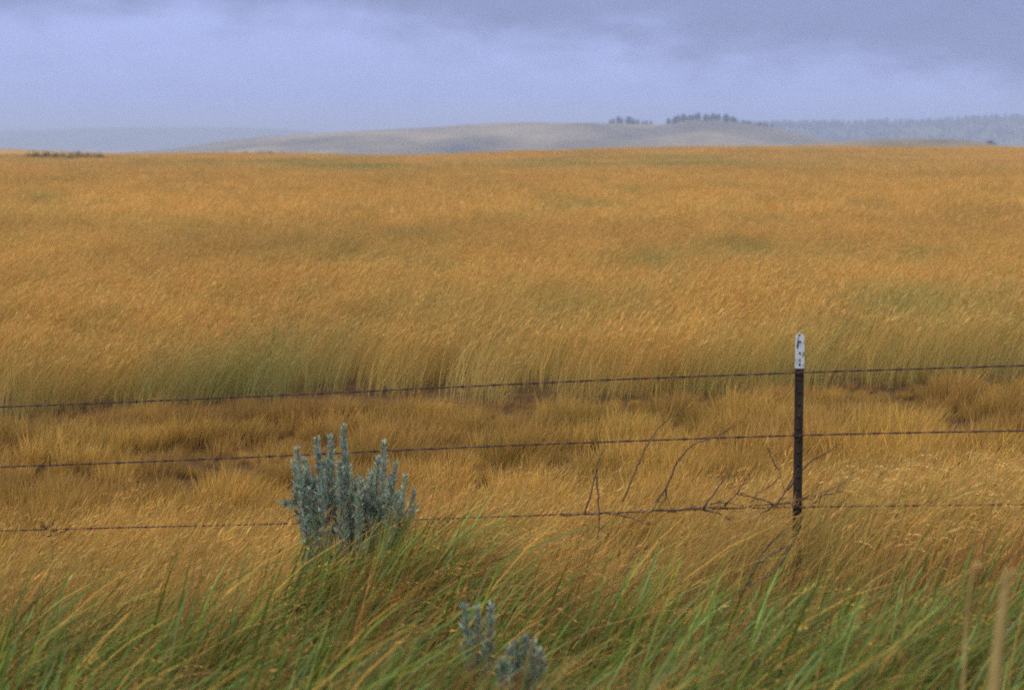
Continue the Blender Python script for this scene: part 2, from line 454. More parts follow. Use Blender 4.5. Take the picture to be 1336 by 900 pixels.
green += far_edge * (.0 + .50 * sstep(.45, .7, fbm(x * .45 + 11, y * .3, 2)))
brown = .14 * sstep(.55, .8, fbm(x * .15 + 60, y * .07 + 7, 3)) + .14 * blob(700, 318, 500, 14) + .16 * blob(1250, 290, 200, 14)
tone = .95 + .22 * fbm(x * .2 + 9, y * .06, 4) + rng.normal(0, .07, len(x)) + .10 * blob(500, 275, 900, 18)
rot = np.stack([rng.normal(0, .05, len(x)), rng.normal(0, .05, len(x)), rng.normal(0, .3, len(x))], 1)
hgt = ss * (.85 + .35 * fbm(x * .3 + 5, y * .15 + 5, 3))
scl = np.stack([ss, ss, hgt], 1)
mk = [lambda: tall_clump(150, .28, .48, 1.1, .6, .26 + .04 * (q % 4)) for q in range(8)] + \
     [lambda: tall_clump(170, .60, .52, 2.0, .6, .28, hs=1.5) for _ in range(6)] + \
     [lambda: tall_clump(240, 1.5, .55, 4.5, .6, .28, segs=2, hs=2.2) for _ in range(5)]
scatter('field_grass', 'tall orange gold prairie grass filling the field behind the fence', 'grass', FM, mk, np.stack([x, y, z], 1), ii, rot, scl, green.clip(0, .85), brown.clip(0, .6), tone)

# nothing tall grows right in front of the sagebrushes
SAGES = [((462 - 668) / F * 8.3, 8.3, .26, .97), ((682 - 668) / F * 5.9, 5.9, .12, .58), ((627 - 668) / F * 6.3, 6.3, .12, .72)]
def keepclear(x, y):
    m = np.ones(len(x))
    for xs, ys, r_, f_ in SAGES:
        near = (np.abs(x - xs * y / ys) < r_ + .10) & (y < ys + .12) & (y > ys - .8)
        m = np.where(near, f_ + .12 * rng.random(len(x)), m)
    return m
# bunch grass strip between fence and field
p = sector(10.0, 17.0, 56); x, y = p[:, 0], p[:, 1]
gap = fbm(x * .9 + 2, y * 1.3 + 4, 3)
k = (y < edge_d(x) + .05) & (gap > .05 + .12 * rng.random(len(x)))
x, y, gap = x[k], y[k], gap[k]; n = len(x); z = gz(x, y)
nn_ = fbm(x * .5, y * .8 + 3, 3)
s = rng.uniform(.6, 1.2, n) * (.45 + .55 * sstep(.1, .9, edge_d(x) - y)) * (.55 + .80 * sstep(.28, .65, fbm(x * 2.4 + 50, y * 2.2 + 9, 2)))
g = .14 * sstep(.45, .75, nn_) * rng.uniform(.3, 1, n); b = .02 + .45 * sstep(.48, .70, fbm(x * 1.6 + 20, y * 2.2, 3))
b += .6 * np.exp(-(edge_d(x) - y).clip(0) / .4)
BC = [(.48, .27, .06), (.54, .34, .07), (.38, .25, .06), (.58, .34, .08)]
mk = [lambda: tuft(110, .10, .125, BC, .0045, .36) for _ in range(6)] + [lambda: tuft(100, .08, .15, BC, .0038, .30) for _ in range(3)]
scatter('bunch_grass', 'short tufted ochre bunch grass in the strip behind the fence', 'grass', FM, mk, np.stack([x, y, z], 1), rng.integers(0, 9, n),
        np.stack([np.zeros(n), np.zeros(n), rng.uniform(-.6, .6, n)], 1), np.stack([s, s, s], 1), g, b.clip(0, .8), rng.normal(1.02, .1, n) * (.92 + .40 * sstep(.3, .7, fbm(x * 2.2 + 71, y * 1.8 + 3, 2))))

# golden grass just behind and round the fence
p = sector(7.9, 12.2, 12); x, y = p[:, 0], p[:, 1]
k = rng.random(len(x)) < sstep(12.1, 10.9, y + (fbm(x * .8, y * .5 + 3, 2) - .5) * 1.2) * .95
x, y = x[k], y[k]; n = len(x); z = gz(x, y)
px, py = scr(x, y, z)
s = rng.uniform(.85, 1.15, n) * (.50 + .50 * sstep(11.2, 9, y)) * keepclear(x, y) * (1 + .14 * sstep(850, 1050, px))
g = (.55 * sstep(.4, .7, fbm(x * .8 + 4, y * .8, 3)) * sstep(10, 8.6, y) + .1) * rng.random(n); b = .25 * sstep(.5, .8, fbm(x + 9, y, 3))
mk = [lambda: tall_clump(150, .30, .45, 1.1, .45, .40, gr=.35, segs=4, hs=.8) for _ in range(6)]
scatter('golden_grass', 'golden seeding grass standing along the wire fence', 'grass', FM, mk, np.stack([x, y, z], 1), rng.integers(0, 6, n),
        np.stack([np.zeros(n), np.zeros(n), rng.normal(0, .3, n)], 1), np.stack([s, s, s], 1), g, b, rng.normal(1.0, .08, n))

# foxtails: arching pale heads, thickest right of the post
def foxtail(n, r):
    x, y = disc(n, r); h = rng.normal(.60, .05, n)
    v, f, c, tip, prv = ribbons(n, x, y, h, rng.uniform(.002, .0035, n), rng.normal(.6, .1, n), rng.normal(0, .25, n), vary((.36, .27, .07), n), vary(GOLD, n), 7, tipw=.6, bend=2.2, droop=.5)
    parts = [(v, f, c)]
    parts.append(heads(tip, prv, rng.uniform(.06, .10, n), np.full(n, .011), vary((.80, .52, .20), n, .1), spike=12, spread=.22, droop=.75))
    return merge(parts)
p = sector(8.0, 9.6, 9, extra=.5); x, y = p[:, 0], p[:, 1]
qx = 668 + F * x / y
k = rng.random(len(x)) < .02 + .98 * sstep(1000, 1130, qx)
x, y = x[k], y[k]; n = len(x); z = gz(x, y); s = rng.uniform(.85, 1.1, n)
scatter('foxtail_grass', 'arching pale foxtail seed heads in the gold grass by the fence', 'grass', FM, [lambda: foxtail(16, .25) for _ in range(5)], np.stack([x, y, z], 1), rng.integers(0, 5, n),
        np.stack([np.zeros(n), np.zeros(n), rng.normal(0, .25, n)], 1), np.stack([s, s, s], 1), np.zeros(n), np.zeros(n), np.ones(n))

# green wind-blown verge
p = sector(3.3, 8.3, 25, extra=1.5); x, y = p[:, 0], p[:, 1]
gl = fbm(x * 1.1 + 5, y * .9 + 2, 3)
lim = 7.85 + .7 * (fbm(x * .9 + 1, y * 0 + 4, 2) - .5) - .5 * np.exp(-((x - .9) / .8) ** 2) + .30 * np.exp(-((x + .6) / .5) ** 2)
k = y < lim; x, y, gl = x[k], y[k], gl[k]; n = len(x); z = gz(x, y)
ex = np.stack([rng.uniform(-.95, -.42, 34), rng.uniform(7.75, 8.2, 34)], 1)      # green grass round the foot of the big sagebrush
x = np.concatenate([x, ex[:, 0]]); y = np.concatenate([y, ex[:, 1]]); gl = np.concatenate([gl, np.full(34, .9)]); n = len(x); z = gz(x, y)
kind = np.where(rng.random(n) < sstep(.32, .66, gl + .26 * sstep(8.1, 6.3, y) + .03 + .07 * sstep(700, 100, 668 + F * x / y) - .12 * sstep(690, 900, 668 + F * x / y) * sstep(6.2, 7.2, y)), 0, 1)
idx = np.where(kind == 0, rng.integers(0, 6, n), rng.integers(6, 11, n))
s = rng.uniform(.62, 1.15, n) * keepclear(x, y)
s[-34:] = rng.uniform(.85, 1.2, 34)
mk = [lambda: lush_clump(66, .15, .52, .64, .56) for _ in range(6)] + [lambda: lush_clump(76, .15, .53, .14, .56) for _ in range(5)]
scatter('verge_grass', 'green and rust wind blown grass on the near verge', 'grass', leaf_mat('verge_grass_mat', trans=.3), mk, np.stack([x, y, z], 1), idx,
        np.stack([np.zeros(n), np.zeros(n), rng.normal(0, .3, n)], 1), np.stack([s, s, s], 1), np.zeros(n), .75 * sstep(.5, .75, fbm(x * 1.7 + 31, y * 1.5 + 7, 3)) * rng.random(n), rng.normal(.90, .16, n))

# =================================================================== FENCE
def fy(xw): return 8.7 - .245 * (xw - 1.27)      # depth of the fence line
POSTX, POSTD = 1.266, 8.7
rust = noise_mat('rusty_wire', (.035, .02, .022), (.10, .055, .05), 60, .75)
galv = noise_mat('galvanised_clip', (.35, .36, .38), (.6, .6, .62), 80, .45, metallic=.6)
dark = noise_mat('weathered_post_paint', (.014, .011, .009), (.038, .027, .020), 30, .65, bump=.2, stretch=(1, 1, .3))
white = noise_mat('chipped_white_paint', (.07, .06, .055), (.52, .57, .64), 75, .55, lo=.36, hi=.47, stretch=(1, 1, .35), detail=6)
def depth_px(px):
    # solve (px-668)/F*d = xw on the fence line
    a = (px - 668) / F
    return (8.7 + .245 * 1.27) / (1 + .245 * a)
def wire(name, label, pts, ext=9.):
    W = [P(px, py, depth_px(px)) for px, py in pts]
    d = (W[0] - W[1]); d.normalize(); W.insert(0, W[0] + d * ext)
    d = (W[-1] - W[-2]); d.normalize(); W.append(W[-1] + d * ext)
    fine = []
    for a, b in zip(W[:-1], W[1:]):
        L_ = (b - a).length; m = max(2, int(L_ / .012))
        for q in range(m): fine.append(a + (b - a) * (q / m))
    # smooth out the corners
    arr = np.array([tuple(v) for v in fine]); ker = np.ones(61) / 61
    pad = np.concatenate([np.repeat(arr[:1], 30, 0), arr, np.repeat(arr[-1:], 30, 0)])
    sm = np.stack([np.convolve(pad[:, q], ker, 'valid') for q in range(3)], 1)
    sm[:31] = arr[:31]; sm[-31:] = arr[-31:]
    root = empty(name, tuple(sm[len(sm) // 2])); o0 = Vector(sm[len(sm) // 2])
    tag(root, label, 'barbed wire', 'strands of the barbed wire fence')
    mb = MB()
    for ph in (0, math.pi):
        pts2 = []
        for q, v in enumerate(sm):
            a = q * .012 / .085 * 2 * math.pi * .5 + ph
            pts2.append(Vector(v) - o0 + Vector((0, math.cos(a), math.sin(a))) * .0021)
        mb.tube(pts2[::2], .0020, 5)
    mb.build('strand', rust, root)
    q = 8
    while q < len(sm) - 8:
        v = Vector(sm[q]); px_ = 668 + F * v.x / v.y
        if -60 < px_ < 1400:
            bm_ = MB(); t = (Vector(sm[q + 1]) - Vector(sm[q])).normalized()
            for w_ in range(2):
                a0 = random.uniform(0, 6.28)
                e = Vector((random.uniform(-.3, .3), math.cos(a0), math.sin(a0))).normalized()
                c = v - o0 + t * (w_ * .006 - .003)
                bm_.tube([c - e * .015, c - e * .004 + t * .002, c + e * .004 - t * .002, c + e * .015], [.0007, .0012, .0012, .0007], 5)
            coil = [v - o0 + t * (u * .0016 - .009) + Vector((0, math.cos(u * 1.6), math.sin(u * 1.6))) * .0048 for u in range(12)]
            bm_.tube(coil, .0012, 4)
            bm_.build('barb', rust, root)
        q += random.randint(9, 12)
    return root
wire('barbed_wire', 'top strand of rusty barbed wire meeting the post below its white tip',
     [(-30, 532), (0, 531), (200, 523), (400, 514), (600, 504.5), (800, 495), (1044, 486), (1200, 481), (1336, 477), (1366, 476)])
wire('barbed_wire', 'middle strand of rusty barbed wire passing behind the sagebrush spikes',
     [(-30, 610), (0, 609), (200, 602), (400, 593), (600, 583.5), (800, 576), (1044, 567.5), (1200, 564), (1336, 562), (1366, 561.5)])
wire('barbed_wire', 'lowest strand of rusty barbed wire sunk in the grass tips',
     [(-30, 693), (0, 692), (200, 687), (380, 683), (560, 677), (760, 670), (900, 664), (1044, 661), (1200, 659.5), (1336, 658), (1366, 657.5)])

def tpost():
    x0 = POSTX; base_z = gz(np.array(x0), np.array(POSTD)).item() - .05
    top_z = P(1046, 436, POSTD).z; tipz = P(1046, 481, POSTD).z
    y0 = POSTD + .012
    root = empty('fence_post', (x0, y0, base_z))
    tag(root, 'dark steel fence post with a chipped white tip, wires clipped to it', 'fence post')
    def sect(g=0.0):      # T cross-section, flange to the camera
        w, t, wb, dp = .0195 + g, .0045, .0035 + g, .036
        return [(-w, -g), (w, -g), (w, t + g), (wb, t + g + .002), (wb, dp + g), (-wb, dp + g), (-wb, t + g + .002), (-w, t + g)]
    def prism(zs, gs, sc2):
        V = []; Fc = []; n = 8
        for z_, g, s_ in zip(zs, gs, sc2): V += [(a * s_, b, z_) for a, b in sect(g)]
        for i in range(len(zs) - 1):
            for k in range(n): Fc.append((i * n + k, i * n + (k + 1) % n, (i + 1) * n + (k + 1) % n, (i + 1) * n + k))
        Fc.append((7, 6, 5, 4, 3, 2, 1, 0)); m_ = (len(zs) - 1) * n; Fc.append(tuple(m_ + k for k in range(n)))
        return V, Fc
    H = top_z - base_z; T = tipz - base_z
    mb = MB(); mb.add(*prism([0, T * .5, T + .004], [0, 0, 0], [1, 1, 1]))
    def stud(mb, z_, r=.006):
        V = []; n = 8
        for rr, yy in ((r, 0), (r * .8, -.006), (r * .35, -.008)):
            for k in range(n):
                a = 2 * math.pi * k / n; V.append((rr * math.cos(a), yy, z_ + 1.5 * rr * math.sin(a)))
        Fc = [(i * n + k, (i + 1) * n + k, (i + 1) * n + (k + 1) % n, i * n + (k + 1) % n) for i in range(2) for k in range(n)]
        Fc.append(tuple(2 * n + k for k in range(n))); mb.add(V, Fc)
    z_ = .06
    while z_ < T - .02: stud(mb, z_); z_ += .054
    mb.build('post_body', dark, root, smooth=False)
    mb = MB(); mb.add(*prism([T, H - .022, H - .010, H - .003, H], [.0008] * 5, [1, 1, .93, .75, .5]))
    mb.build('white_tip', white, root, smooth=False)
    for k in range(3):
        m2 = MB(); stud(m2, T + .018 + k * .050, .0042)
        m2.build('stud', dark, root)
    for py_ in (486, 567.5, 661):
        zc = P(1046, py_, POSTD).z - base_z
        m3 = MB()
        m3.tube([(-.024, .006, zc + .012), (-.026, -.008, zc + .004), (-.012, -.010, zc - .006), (.012, -.010, zc - .006), (.026, -.008, zc + .004), (.024, .006, zc + .012)], .0014, 5)
        m3.build('wire_clip', rust, root)
tpost()

# =================================================================== SAGEBRUSH
sagem = leaf_mat('sage_leaf', inst=False, trans=.2, rough=.85)
bark = noise_mat('sage_bark', (.05, .035, .025), (.16, .11, .08), 40, .9, bump=.4)
def spike_mesh(pts, rmax, nleaf, col=(.40, .485, .41), ll=.032, seed=0):
    pts = spline(pts, 6)
    arr = np.array([tuple(v) for v in pts]); seg = np.linspace(0, 1, len(arr))
    t = rng.uniform(.06, 1, nleaf) ** .9
    c = np.stack([np.interp(t, seg, arr[:, q]) for q in range(3)], 1)
    ax = arr[-1] - arr[0]; ax /= np.linalg.norm(ax)
    a = rng.uniform(0, 2 * math.pi, nleaf); el = rng.uniform(.65, 1.45, nleaf)
    u = np.cross(ax, [0, 1, 0]); u /= np.linalg.norm(u); v = np.cross(ax, u)
    out = np.cos(a)[:, None] * u + np.sin(a)[:, None] * v
    rr = rmax * (1.35 * (1 - t) ** 1.15 + .03)
    q = ax * np.sin(el)[:, None] + out * np.cos(el)[:, None]
    p0 = c + out * (rr * rng.uniform(.05, .85, nleaf))[:, None]
    l = (ll * rng.uniform(.6, 1.25, nleaf) * (1.1 - .3 * t))[:, None]; w = l * rng.uniform(.08, .13, (nleaf, 1))
    side = np.cross(q, out + rng.normal(0, .3, out.shape)); side /= np.linalg.norm(side, axis=1)[:, None] + 1e-9
    mid = p0 + q * l * .6 + out * l * .05
    V = np.stack([p0 - side * w * .35, p0 + side * w * .35, mid + side * w, p0 + q * l, mid - side * w], 1)
    Fc = np.arange(5 * nleaf).reshape(nleaf, 5)
    cc = vary(col, nleaf, .24); dry = rng.random(nleaf) < .08; cc[dry] = vary((.42, .28, .14), dry.sum())
    C = np.repeat(cc, 5, 0)
    return V.reshape(-1, 3), Fc, C
def sagebrush(name, label, base, tips, nl, rmax=.022, low=None, group=None, col=(.39, .475, .40)):
    root = empty(name, tuple(base)); tag(root, label, 'shrub', group)
    sb = MB()
    mains = []
    for k in range(8):
        a = random.uniform(0, 6.28)
        top = Vector((random.uniform(-.16, .16), random.uniform(-.1, .1), random.uniform(.18, .3)))
        mains.append(top)
        sb.tube(spline([(0, 0, -.04), top * .4 + Vector((random.uniform(-.03, .03), 0, 0)), top], 5, .003), [.014 * (1 - q * .05) for q in range(11)], 6, .15)
    for (tx, ty, dy, f0, thick) in tips:
        tip = P(tx + random.uniform(-3, 3), ty, base.y + dy) - base
        start = min(mains, key=lambda m_: (m_ - tip * .5).length) * random.uniform(.7, 1)
        elbow = Vector((tip.x * .74 + start.x * .12, tip.y * .8, tip.z * f0))
        sb.tube(spline([start, start.lerp(elbow, .6) + Vector((0, 0, -.02)), elbow, elbow.lerp(tip, .9)], 5, .001), [.0055 * (1 - q * .05) for q in range(16)], 5, .1)
        mid = elbow.lerp(tip, .5) + Vector((random.uniform(-.008, .008), random.uniform(-.01, .01), 0))
        n = int(nl * thick * (tip - elbow).length / .25)
        v, f, c = spike_mesh([elbow, mid, tip], rmax * thick, n, col=col)
        mobj('leafy_spike', make_mesh('leafy_spike', v, f, c, mat=sagem), root)
    sb.build('woody_stem', bark, root)
    if low:
        parts = []
        for (px_, py_, dy, r_) in low:
            c0 = P(px_, py_, base.y + dy) - base
            for q in range(5):
                d = Vector((random.gauss(0, .5), random.gauss(0, .5), random.uniform(.5, 1.2))).normalized()
                s0 = c0 + Vector((random.uniform(-r_, r_), random.uniform(-r_, r_), random.uniform(-r_, r_)))
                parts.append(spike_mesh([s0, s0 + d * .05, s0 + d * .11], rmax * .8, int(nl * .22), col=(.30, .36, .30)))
        v, f, c = merge(parts); mobj('lower_foliage', make_mesh('lower_foliage', v, f, c, mat=sagem), root)
    return root
SD = 8.35
sb_base = P(462, 700, SD); sb_base.z = gz(np.array(sb_base.x), np.array(sb_base.y)).item()
tips = []
for (tx, ty, th) in [(446, 557, 1.15), (410, 574, 1.25), (433, 571, 1.3), (388, 586, .8), (384, 604, .8), (396, 600, .9), (420, 610, 1.1), (452, 598, 1.1), (440, 606, 1.3),
                     (500, 578, .95), (492, 598, 1.1), (485, 618, 1.2), (470, 632, 1.0), (459, 636, .8), (464, 648, .9), (477, 640, .9), (453, 650, .8), (482, 652, .9), (519, 606, .95), (508, 624, 1.1), (530, 622, .9), (539, 641, .8), (524, 645, 1.1), (400, 640, 1.0),
                     (412, 628, 1.2), (500, 640, 1.2), (391, 650, 1.0), (514, 655, 1.0)]:
    tips.append((tx, ty, random.uniform(-.12, .14), random.uniform(.42, .52), th))
low = [(400, 675, 0, .04), (395, 650, 0, .03), (412, 655, 0, .04), (420, 665, -.05, .03), (470, 655, .08, .05), (500, 670, 0, .03), (520, 675, 0, .03), (408, 690, 0, .03), (430, 640, .05, .03), (515, 690, -.05, .03), (395, 660, 0, .02)]
sagebrush('sagebrush', 'large blue grey sagebrush with upright spikes in front of the wires', sb_base, tips, 330, .0195, low)
b2 = P(682, 900, 5.9); b2.z = gz(np.array(b2.x), np.array(b2.y)).item()
sagebrush('sagebrush', 'small dense grey green sagebrush low in the verge grass', b2,
          [(tx, ty, random.uniform(-.08, .08), .72, 1.0) for tx, ty in [(664, 846), (672, 838), (684, 832), (695, 842), (702, 850), (658, 862), (690, 856), (676, 858), (708, 868), (668, 870), (698, 874), (684, 872)]], 300, .016, col=(.27, .35, .30))
b3 = P(627, 880, 6.3); b3.z = gz(np.array(b3.x), np.array(b3.y)).item()
sagebrush('sagebrush', 'thin sparse sagebrush of three tall spikes left of the dense small one', b3,
          [(607, 792, 0, .55, .8), (623, 796, .03, .5, .95), (642, 790, -.03, .55, .85), (615, 830, .05, .6, .8), (634, 826, 0, .6, .8)], 240, .016, col=(.27, .35, .31))

# =================================================================== DRY STEMS AND BRANCHES
twigm = noise_mat('dead_twig', (.065, .04, .028), (.16, .10, .065), 50, .85)
twigm2 = noise_mat('dead_twig_grey', (.06, .04, .03), (.16, .10, .07), 50, .85)
strawm = noise_mat('straw', (.26, .18, .06), (.46, .35, .13), 40, .7, stretch=(1, 1, .2))
def stem(mb, pts, d, r0=.0045, r1=.0015, wob=.0025, fork=2):
    W = [P(p_[0], p_[1], d + (p_[2] if len(p_) > 2 else 0)) for p_ in pts]
    s = spline(W, 6, wob); n = len(s)
    mb.tube(s, [r0 + (r1 - r0) * q / (n - 1) for q in range(n)], 5, .15)
    for k in range(fork):
        q = random.randint(n // 3, n - 2); t = (s[q + 1] - s[q]).normalized()
        side = Vector((random.uniform(-1, 1), random.uniform(-.6, .6), random.uniform(0, .8)))
        e = (t + side * .7).normalized(); l = random.uniform(.03, .08)
        mb.tube([s[q], s[q] + e * l * .5 + Vector((0, 0, .004)), s[q] + e * l], [r1 * 1.1, r1 * .9, r1 * .6], 4)
def plant(name, label, cat, stems, d, mat, group=None, part='twig', **kw):
    mb0 = MB(); stem(mb0, stems[0], d, **kw)
    o = mb0.build(name, mat); tag(o, label, cat, group)
    for s in stems[1:]:
        m_ = MB(); stem(m_, s, d, **kw); m_.build(part, mat, o)
    return o
plant('dead_branch', 'tangled dead branch lying along the lowest wire left of the post', 'dead branch',
      [[(736, 673), (790, 669), (850, 666), (920, 663), (1012, 658), (1050, 648), (1090, 635), (1124, 609)],
       [(1012, 658), (985, 649), (958, 644)], [(1012, 658), (1028, 636), (1041, 611)], [(870, 667), (900, 664), (940, 656), (970, 660)],
       [(905, 662), (935, 669), (965, 687)], [(1012, 658), (1045, 652), (1085, 644), (1100, 640)], [(790, 669), (812, 672), (850, 685)],
       [(1030, 656), (1050, 662), (1068, 650), (1075, 645)], [(1012, 658), (1003, 664), (990, 672)]],
      8.62, twigm, r0=.0052, r1=.0012, wob=.005, fork=5)
plant('dry_stem', 'leftmost thin brown stem rising from the tangled branch to the middle wire', 'dry stem', [[(763, 672), (774, 632), (782, 600), (794, 577)], [(778, 618), (781, 660), (780, 700), (770, 742)]], 8.60, twigm, 'dry stems by the tangled branch', fork=1)
plant('dry_stem', 'long brown stem arching right over the middle wire above the branch', 'dry stem', [[(812, 655), (828, 618), (846, 578), (866, 552), (900, 531)]], 8.68, twigm2, 'dry stems by the tangled branch', fork=1, r0=.004)
plant('dry_stem', 'dark curved stem crossing the middle wire with its tip bent right', 'dry stem', [[(848, 668), (869, 636), (884, 603), (905, 580), (930, 571), (962, 554)], [(869, 636), (868, 650), (858, 662)]], 8.58, twigm, 'dry stems by the tangled branch', r0=.0055, fork=2)
plant('dry_stem', 'short straight brown stem leaning right halfway to the post', 'dry stem', [[(916, 664), (940, 632), (959, 604)]], 8.6, twigm, 'dry stems by the tangled branch', r0=.0045, fork=1)
plant('dry_stem', 'stubby dark forked stem leaning right beside the tangled branch', 'dry stem', [[(945, 660), (962, 642), (974, 622)]], 8.63, twigm, 'dry stems by the tangled branch', r0=.005, fork=1)
plant('dry_stem', 'pale zigzag stem hanging left of the post below the middle wire', 'dry stem', [[(1002, 584), (1010, 604), (1018, 620), (1000, 636), (985, 645)]], 8.66, twigm2, 'dry stems by the tangled branch', r0=.0035, fork=1)
plant('dry_stem', 'straw coloured stalk leaning right behind the post foot', 'dry stem', [[(1028, 640), (1052, 608), (1075, 592), (1098, 578)]], 8.78, twigm2, 'dry stems by the tangled branch', r0=.004, fork=1)
plant('dry_stem', 'dark bent stalk with side leaf in the gold grass below the branch', 'dry stem', [[(975, 762), (985, 738), (1002, 712), (1024, 690)], [(985, 738), (1008, 722), (1026, 714)]], 7.7, twigm, 'dark stalks in the verge', r0=.006, r1=.002, fork=2)
plant('dry_stem', 'reddish bent stalk lower right of the other dark stalks', 'dry stem', [[(960, 775), (985, 758), (1008, 748), (1030, 715), (1040, 700)]], 7.6, twigm2, 'dark stalks in the verge', r0=.005, r1=.002, fork=2)
def scrap(label, cx, cy, d, r=.05, n=16):
    mb = MB(); c = P(cx, cy, d)
    for k in range(n):
        a = Vector((random.gauss(0, 1), random.gauss(0, .6), random.gauss(0, .7))).normalized() * random.uniform(.4, 1.3) * r
        b = c + Vector((random.gauss(0, .3), random.gauss(0, .3), random.gauss(0, .3))) * r
        mb.tube(spline([b - a * .5, b + Vector((0, 0, -.3 * r)), b + a], 4, .003), .0028, 4, .2)
    mb.tube(spline([c, c + Vector((.01, 0, -.1)), c + Vector((-.015, .01, -.22))], 4, .003), .003, 4)
    o = mb.build('weed_tangle', twigm); tag(o, label, 'weed', 'dry weeds caught on the wire')
scrap('brown dry weed knot caught on the lowest wire right of the big sagebrush', 576, 683, depth_px(576) - .02, .055, 18)
scrap('small dry weed caught on the lowest wire near its left end', 66, 688, depth_px(66) - .02, .05, 12)

# pale straw stalks close to the camera
def straw(label, pts, d, r0, r1, headr, leaf=True):
    W = spline([P(x_, y_, d) for x_, y_ in pts], 8, .001); n = len(W)
    mb = MB(); mb.tube(W, [r0 + (r1 - r0) * q / (n - 1) for q in range(n)], 8)
    o = mb.build('grass_stalk', strawm); tag(o, label, 'grass stalk', 'pale straw stalks near the camera')
    tip = W[-1]
    t = np.array([tuple(tip)]).repeat(24, 0) + rng.normal(0, headr * .3, (24, 3)); pr = t - np.array([[.01, 0, .02]])
    v, f, c = heads(t, pr, np.full(24, headr * 4), np.full(24, headr * 1.0), vary((.60, .42, .17), 24, .1), spike=4, spread=.5, droop=.5)
    mobj('seed_head', make_mesh('seed_head', v, f, c, mat=sagem), o)
    if leaf:
        for k, (q, s) in enumerate(((.35, 1), (.6, -1))):
            p0 = W[int(n * q)]
            a = np.array([[0.]]); x_ = np.array([p0.x]); y_ = np.array([p0.y])
            v, f, c, _, _ = ribbons(1, x_, y_, np.array([.13]), np.array([.009]), np.array([.9]), np.array([0. if s > 0 else .4]), vary((.5, .38, .15), 1), vary((.5, .36, .14), 1), 5, z0=p0.z)
            mobj('blade', make_mesh('blade', v, f, c, mat=sagem), o)
    return o
straw('thick pale straw stalk blurred at the lower right edge close by', [(1288, 960), (1296, 900), (1304, 830), (1311, 775), (1313, 748)], 3.1, .0125, .0055, .0045, leaf=False)
straw('thin pale straw stalk just left of the thick one at lower right', [(1252, 960), (1256, 900), (1259, 840), (1264, 780), (1270, 738)], 3.9, .0045, .0024, .005, leaf=False)

# =================================================================== FAR TREES AND SHRUBS
conm = noise_mat('conifer_needles', (.012, .025, .018), (.045, .07, .04), 2.5, .9)
trm = noise_mat('conifer_bark', (.05, .035, .025), (.12, .08, .06), 5, .9)
def conifer_meshes(h, r, seed):
    rs = np.random.default_rng(seed)
    mb = MB(); mb.tube([(0, 0, -.6), (rs.normal(0, .05), 0, h * .5), (0, 0, h * .92)], [h * .03, h * .02, h * .006], 6)
    tr = make_mesh('trunk', mb.V, mb.F, smooth=True, mat=trm)
    V = []; n = 520
    t = rs.uniform(0, 1, n) ** 1.25; a = rs.uniform(0, 6.283, n)
    lob = 1 + .25 * np.sin(a * 3 + seed) + .2 * np.sin(t * 23 + a)
    rad = r * (np.sin(np.clip(t * .9 + .10, 0, 1) * math.pi) ** .55) * (1 - t * .35) * lob * rs.uniform(.35, 1, n) ** .5
    c = np.stack([rad * np.cos(a), rad * np.sin(a), h * (.06 + .94 * t)], 1)
    s = h * .055 * rs.uniform(.6, 1.5, n)
    d1 = rs.normal(0, 1, (n, 3)); d1 /= np.linalg.norm(d1, axis=1)[:, None]; d2 = np.cross(d1, rs.normal(0, 1, (n, 3))); d2 /= np.linalg.norm(d2, axis=1)[:, None]
    V = np.stack([c - d1 * s[:, None], c + d2 * s[:, None] * .8, c + d1 * s[:, None], c - d2 * s[:, None] * .7], 1).reshape(-1, 3)
    cr = make_mesh('crown', V, np.arange(4 * n).reshape(n, 4), mat=conm)
    return tr, cr
kinds = [conifer_meshes(7.6, 2.9, 1), conifer_meshes(6.6, 3.3, 2), conifer_meshes(8.4, 2.7, 3), conifer_meshes(5.6, 3.0, 4)]
def conifer(x_, y_, z_, k, s, label, group):
    r_ = empty('pine_tree', (x_, y_, z_)); r_.scale = (s, s, s); r_.rotation_euler = (0, 0, random.uniform(0, 6.28))
    tag(r_, label, 'pine tree', group)
    mobj('trunk', kinds[k][0], r_); mobj('crown', kinds[k][1], r_)
def grove(xs, label, group, dy=60):
    for px_, s in xs:
        yy = 2200 + random.uniform(-dy, dy * .3)
        conifer(x_main(px_, yy), yy, z_main(px_, yy) - .3, random.randrange(4), s * random.uniform(.88, 1.12), label, group)
la = 'dark pine of the small separate grove on the hill crest'
grove([(795, .75), (799, .9), (806, 1.0), (810, 1.05), (817, .95), (821, 1.1), (826, 1.05), (831, 1.1), (836, .6), (841, .6), (847, .6)], la, 'pines of the small grove on the crest')
lb = 'dark pine of the long grove along the hill crest'
xs = []
q = 868.
while q < 1005:
    s = .95 if q < 880 else (1.12 if q < 945 else (.95 if q < 960 else .62))
    xs.append((q, s * random.uniform(.66, .95))); q += random.uniform(1.6, 3.6)
grove(xs, lb, 'pines of the long grove on the crest', 110)
# lone tree on the mound
t_y = 1120.; tp = P(1291, 193.5, t_y)
o = empty('pine_tree', (tp.x, t_y, tp.z + .1)); o.scale = (1.15, 1.15, .62); tag(o, 'lone dark squat pine beyond the field near the right edge', 'pine tree')
mobj('trunk', kinds[1][0], o); mobj('crown', kinds[1][1], o)
